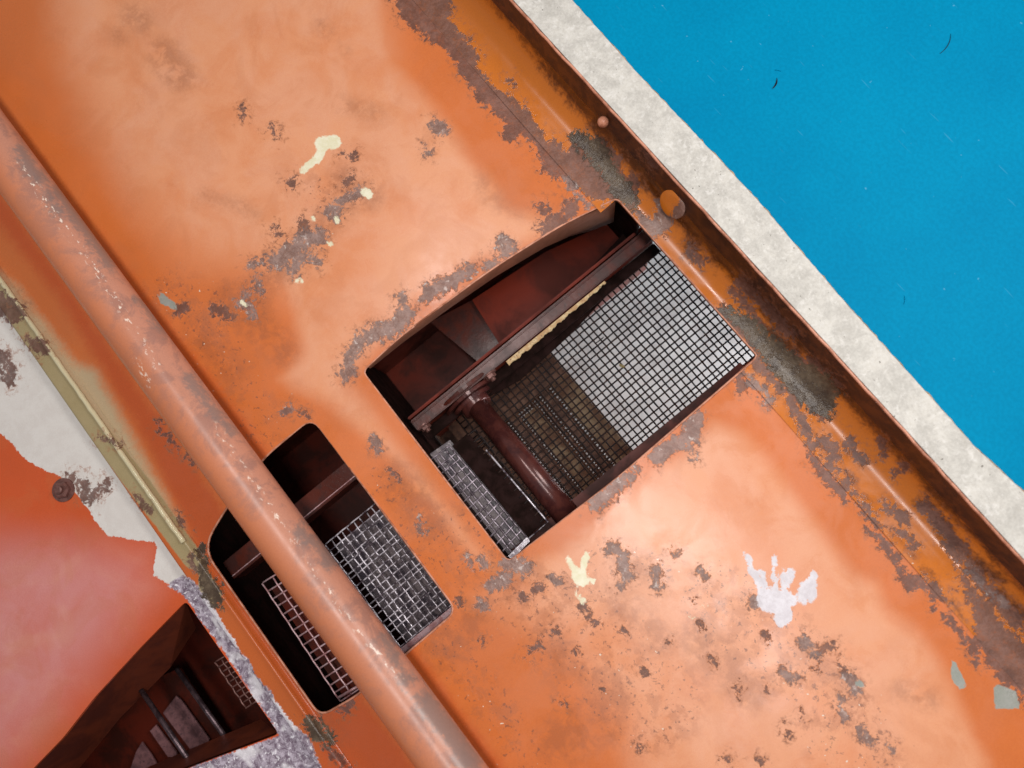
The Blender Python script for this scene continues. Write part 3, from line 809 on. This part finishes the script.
slat('slat', v_edge - .026, v_edge, -.06, .20, -.175, m_taupe)
slat('slat', v_edge - .042, v_edge - .031, -.06, .20, -.178, m_rustp)
slat('slat', v_edge - .050, v_edge - .047, -.06, .20, -.178, m_rustp)
slat('slat', v_edge - .075, v_edge - .055, .01, .20, -.184, m_taupe)
slat('slat', v_edge - .090, v_edge - .079, -.06, .20, -.184, m_rustp)
slat('slat', -.115, v_edge - .122, -.06, .20, -.190, m_rustp)
slat('cross_slat', v_edge - .155, v_edge - .0005, -.06, W(540, 394, -.170).x, -.170, m_rustp)
s3 = thing('wire_mesh_screen', 'deeper dark wire screen showing only as dots through the rusty brown slats', 'wire mesh', gm)
u0, u1, v0, v1 = -.04, .16, v_edge - .13, v_edge - .012
nu, nv = counts(u0, u1, v0, v1)
grid('wire_grid', *flat(u0, u1, v0, v1, -.200, .01), int(nu * 1.9), int(nv * 1.7), .00135, m_rustp, s3, seed=6, jitter=.1, sides=6)

# small guard basket at the near left corner of the large opening
s4 = thing('wire_mesh_screen', 'narrow bright woven wire guard with silver end strip, left of the round shaft', 'wire mesh', gm)
z4 = -.035
A = W(430, 461, z4); B = W(450, 446, z4); Cc = W(527, 537, z4); D = W(507, 560, z4)
grid('wire_grid', A, B, Cc, D, 4, 14, .0009, m_lilac, s4, crimp=.0007, seed=8, jitter=.12)
bm = bmesh.new(); add_prism(bm, PX([(508, 556), (527, 537), (530, 541), (512, 560)], z4 + .003), .003); obj('end_strip', bm, m_silver, s4)
bm = bmesh.new(); add_prism(bm, PX([(452, 446), (468, 433), (546, 520), (528, 537)], z4 - .012), .0015); obj('backing_plate', bm, m_black, s4)
bm = bmesh.new(); add_tube(bm, [W(486, 450, z4), W(548, 522, z4), W(527, 540, z4)], .0009, 8); obj('edge_wire', bm, m_bright, s4, True)
A = W(468, 436, -.048); B = W(476, 430, -.048); Cc = W(546, 516, -.048); D = W(540, 523, -.048)
grid('side_grid', A, B, Cc, D, 1, 14, .0010, m_wire, s4, seed=9, jitter=.1)
# pale plates behind the weave catch the light
bm = bmesh.new(); add_prism(bm, PX([(424, 458), (450, 440), (530, 535), (505, 566)], -.062), .002); obj('backing_plate', bm, m_mauve, s4)

# second opening
s5 = thing('wire_mesh_screen', 'tightly woven glinting wire screen right of the pipe, in the smaller opening', 'wire mesh', gm)
z5 = -.050
u0 = W(364, 514, z5).x; u1 = .1375; v0, v1 = -.262, -.176
nu, nv = counts(u0, u1, v0, v1)
grid('wire_grid', *flat(u0, u1, v0, v1, z5), nu, nv, .00085, m_bright, s5, crimp=.0009, jitter=.2, seed=12)
bm = bmesh.new(); add_box(bm, (.1325, -.262, z5 + .001), (.1385, -.181, z5 + .006), .001); obj('end_strip', bm, m_pinkw, s5)
bm = bmesh.new(); add_box(bm, (u0 + .004, v0, z5 - .032), (u1 + .01, v1 + .005, z5 - .029)); obj('backing_plate', bm, m_mauve, s5)
s6 = thing('wire_mesh_screen', 'narrow pinkish wire screen over dark red, left of the pipe in the smaller opening', 'wire mesh', gm)
z6 = -.040
A = W(263, 583, z6); D = W(341, 701, z6); B = W(300, 560, z6); Cc = W(380, 675, z6)
grid('wire_grid', A, B, Cc, D, 4, 15, .0010, m_pinkw, s6, crimp=.0006, jitter=.1, seed=14)
bm = bmesh.new(); add_prism(bm, PX([(272, 590), (290, 577), (370, 690), (347, 702)], z6 - .02), .002); obj('backing_plate', bm, m_red, s6)
bm = bmesh.new(); add_tube(bm, [W(338, 698, z6 + .001), W(362, 684, z6 + .001)], .0016, 8); obj('end_wire', bm, m_pinkw, s6, True)

h2 = thing('inner_housing', 'black shadowed housing box below the smaller opening, beneath the pipe', 'housing')
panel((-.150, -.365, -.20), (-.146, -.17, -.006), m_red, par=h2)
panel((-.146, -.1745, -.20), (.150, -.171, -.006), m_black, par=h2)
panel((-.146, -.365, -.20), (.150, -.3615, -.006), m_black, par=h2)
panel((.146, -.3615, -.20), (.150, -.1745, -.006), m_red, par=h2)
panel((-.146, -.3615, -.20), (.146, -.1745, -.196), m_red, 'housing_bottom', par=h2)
cb = thing('cross_bar', 'dark red angle bar with a thin bright edge, crossing the smaller opening', 'bar')
zc = -.045
uu = W(330, 490, zc).x
bm = bmesh.new(); add_box(bm, (uu - .013, -.361, zc - .004), (uu + .005, -.175, zc - .001), .0008); obj('bar_flange', bm, m_brown, cb)
bm = bmesh.new(); add_box(bm, (uu + .0055, -.361, zc - .030), (uu + .0085, -.175, zc), .0006); obj('bar_web', bm, m_brown, cb)
bm = bmesh.new(); add_tube(bm, [(uu + .0052, -.36, zc - .0002), (uu + .0052, -.176, zc - .0002)], .0007, 6); obj('bar_edge', bm, m_pinkw, cb)

# ================================================================ side plate, lower left
sp = thing('side_plate', 'shiny orange side plate peeling to white, with scraped silver edge and lower left opening', 'plate')
zs = -.007
H3 = [W(x, y, zs) for x, y in [(186, 601), (279, 734), (189, 768), (120, 800), (0, 810), (34, 768), (64, 737), (95, 697), (140, 648)]]
H3 = rounded([(p.x, p.y) for p in H3], .005, 3)
V, Fc = sheet([(U0, -1.05), (U1, -1.05), (U1, -.3775), (U0, -.3775)], [H3], .0048, zs, .004, .0006)
o = obj('plate_skin', (V, Fc), m_side, sp, True); fields(o, SIDE)
bm = bmesh.new()
cbolt = W(64, 490, zs)
add_tube(bm, [cbolt, cbolt + Vector((0, 0, .0015))], .0125, 28)
add_tube(bm, [cbolt + Vector((0, 0, .0015)), cbolt + Vector((0, 0, .005)), cbolt + Vector((0, 0, .007))], [.009, .009, .007], 6)
add_tube(bm, [cbolt + Vector((0, 0, .007)), cbolt + Vector((0, 0, .010)), cbolt + Vector((0, 0, .0108))], [.0045, .0045, .003], 16)
obj('bolt', bm, m_bolt, sp)
# folded inner face of that opening
def lofted(name, tops, bots, mat, par):
    bm = bmesh.new()
    a = [bm.verts.new(p) for p in tops]; b = [bm.verts.new(p) for p in bots]
    a2 = [bm.verts.new(Vector(p) - Vector((.003, 0, .001))) for p in tops]; b2 = [bm.verts.new(Vector(p) - Vector((.003, 0, .001))) for p in bots]
    for i in range(len(a) - 1):
        bm.faces.new((a[i], a[i + 1], b[i + 1], b[i])); bm.faces.new((a2[i], b2[i], b2[i + 1], a2[i + 1])); bm.faces.new((b[i], b[i + 1], b2[i + 1], b2[i]))
    return obj(name, bm, mat, par)
lofted('opening_fold', PX([(186, 602), (140, 649), (95, 698), (34, 768), (0, 810)], zs - .005), PX([(196, 628), (170, 668), (120, 718), (70, 780), (30, 820)], zs - .07), m_brown2, sp)
lofted('opening_fold', PX([(279, 735), (189, 769), (120, 800)], zs - .005), PX([(262, 722), (200, 748), (130, 778)], zs - .05), m_brown2, sp)

h3 = thing('inner_housing', 'dark red housing below the opening at the lower left, behind the two thin rods', 'housing')
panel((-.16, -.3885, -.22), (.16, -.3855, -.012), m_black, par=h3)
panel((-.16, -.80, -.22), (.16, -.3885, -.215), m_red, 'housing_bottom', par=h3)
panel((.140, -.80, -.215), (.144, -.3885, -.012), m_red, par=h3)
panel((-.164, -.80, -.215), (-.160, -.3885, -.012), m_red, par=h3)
plate3(PX([(60, 760), (130, 690), (180, 668), (230, 745), (180, 775), (60, 800)], -.16), .003, m_red, 'inner_pan', h3)
for nm, q, z in (('dusty_plate', [(163, 713), (176, 696), (181, 700), (209, 739), (208, 743), (190, 749)], -.15), ('dusty_plate', [(150, 731), (156, 725), (176, 752), (177, 757), (168, 757)], -.15), ('dusty_plate', [(136, 752), (142, 742), (152, 756), (160, 770), (130, 770)], -.15)):
    plate3(PX(q, z), .002, m_pinkp, nm, h3)
gr = 'thin steel rods in the lower left opening'
for (a, b, za, zb2, lab) in (((137, 684), (196, 771), -.07, -.035, 'thin grey steel rod nearer the peeling plate, the left one in the lower left opening'), ((177, 669), (228, 741), -.09, -.06, 'thin dark steel rod nearer the silver edge, the right one in the lower left opening')):
    bm = bmesh.new(); add_tube(bm, [W(*a, za), W(*b, zb2)], .0028, 16)
    o = obj('steel_rod', bm, m_rod, None, True); thing('', lab, 'rod', gr, o)
bm = bmesh.new()
s7 = thing('wire_mesh_screen', 'short sliver of chain-like wire screen showing under the scraped silver edge', 'wire mesh', gm)
A = W(215, 662, -.03); D = W(246, 708, -.03); B = W(227, 655, -.03); Cc = W(258, 700, -.03)
grid('wire_grid', A, B, Cc, D, 2, 9, .0010, m_bolt, s7, crimp=.0009, seed=21)

# ================================================================ pipe
bm = bmesh.new()
pr = .0246; pz = .058; pv = -.2553
us = np.arange(-.95, .85, .006)
nn = 64
rings = []
for u in us:
    rings.append([bm.verts.new((u, pv + .0018 * math.sin(u * 3 + .5) + pr * math.cos(2 * math.pi * k / nn), pz + pr * math.sin(2 * math.pi * k / nn))) for k in range(nn)])
for a, b in zip(rings, rings[1:]):
    for k in range(nn):
        bm.faces.new((a[k], b[k], b[(k + 1) % nn], a[(k + 1) % nn]))
bmesh.ops.recalc_face_normals(bm, faces=bm.faces)
pipe = obj('round_pipe', bm, m_pipe, None, True)
fields(pipe, ['pipegrey', 'fleck'])
thing('', 'long faded orange pipe with grey scuffs, lying lengthwise above the deck and smaller opening', 'pipe', None, pipe)

# ================================================================ off-white band and blue panel
zt = top[1] + .0015
ed = [(572, 0), (606, 38), (640, 76), (680, 118), (720, 160), (762, 205), (800, 250), (850, 308), (895, 358), (935, 402), (975, 447), (1000, 470), (1024, 492)]
E2 = [W(x, y, zt) for x, y in ed]
pts = [(U0, E2[0].y + .001)] + [(p.x, p.y) for p in E2] + [(U1, E2[-1].y)]
fine = []
rr = random.Random(11)
for a, b in zip(pts, pts[1:]):
    k = max(1, int((b[0] - a[0]) / .004))
    for j in range(k):
        t = j / k
        fine.append((a[0] + (b[0] - a[0]) * t, a[1] + (b[1] - a[1]) * t + rr.uniform(-.00022, .00022)))
fine.append(pts[-1])
bm = bmesh.new()
inner = top[0] + .0028
add_prism(bm, [Vector((x, y, zt)) for x, y in fine] + [Vector((x, inner, zt)) for x, _ in fine[::-1]], .02)
bmesh.ops.triangulate(bm, faces=[f for f in bm.faces if len(f.verts) > 4])
band = obj('edge_strip', bm, m_band)
thing('', 'mottled off-white strip between the orange trough wall and the blue panel', 'strip', None, band)

bp = thing('blue_panel', 'flat scratched bright blue painted panel beyond the off-white strip', 'panel')
zbp = zt - .004
bm = bmesh.new()
add_prism(bm, [Vector((x, y + .0004, zbp)) for x, y in fine] + [Vector((U1, 1.5, zbp)), Vector((U0, 1.5, zbp))], .01)
bmesh.ops.triangulate(bm, faces=[f for f in bm.faces if len(f.verts) > 4])
obj('panel_sheet', bm, m_blue, bp)
bm = bmesh.new()
for x, y in fine:
    pass
add_tube(bm, [(x, y + .0004 + rr.uniform(-.0005, .0006), zbp + .0006 + rr.uniform(-.0004, .0005)) for x, y in fine], [.0009 + .0007 * rr.random() for _ in fine], 7)
obj('sealant_bead', bm, m_bead, bp)
# a few nicks and curled flakes in the blue
for (x, y, L, a, wd) in ((776, 84, .012, -1.1, .0012), (778, 70, .006, .6, .0012), (948, 45, .022, -1.2, .0004), (905, 300, .008, -.8, .0007)):
    c = W(x, y, zbp)
    bm = bmesh.new()
    N = 10
    la = []; lb = []
    for k in range(N + 1):
        t = k / N - .5
        dx = t * L; dy = -(t * t) * L * .5
        wv = wd * (1 - (2 * t) ** 2) / 2 + .0001
        px = math.cos(a) * dx - math.sin(a) * dy; py = math.sin(a) * dx + math.cos(a) * dy
        la.append(Vector((c.x + px + math.sin(a) * wv, c.y + py - math.cos(a) * wv, zbp + .0008))); lb.append(Vector((c.x + px - math.sin(a) * wv, c.y + py + math.cos(a) * wv, zbp + .0004)))
    add_prism(bm, la + lb[::-1], .0003)
    obj('paint_nick', bm, m_black if wd > .001 and L > .01 or L > .02 else m_blue, bp)
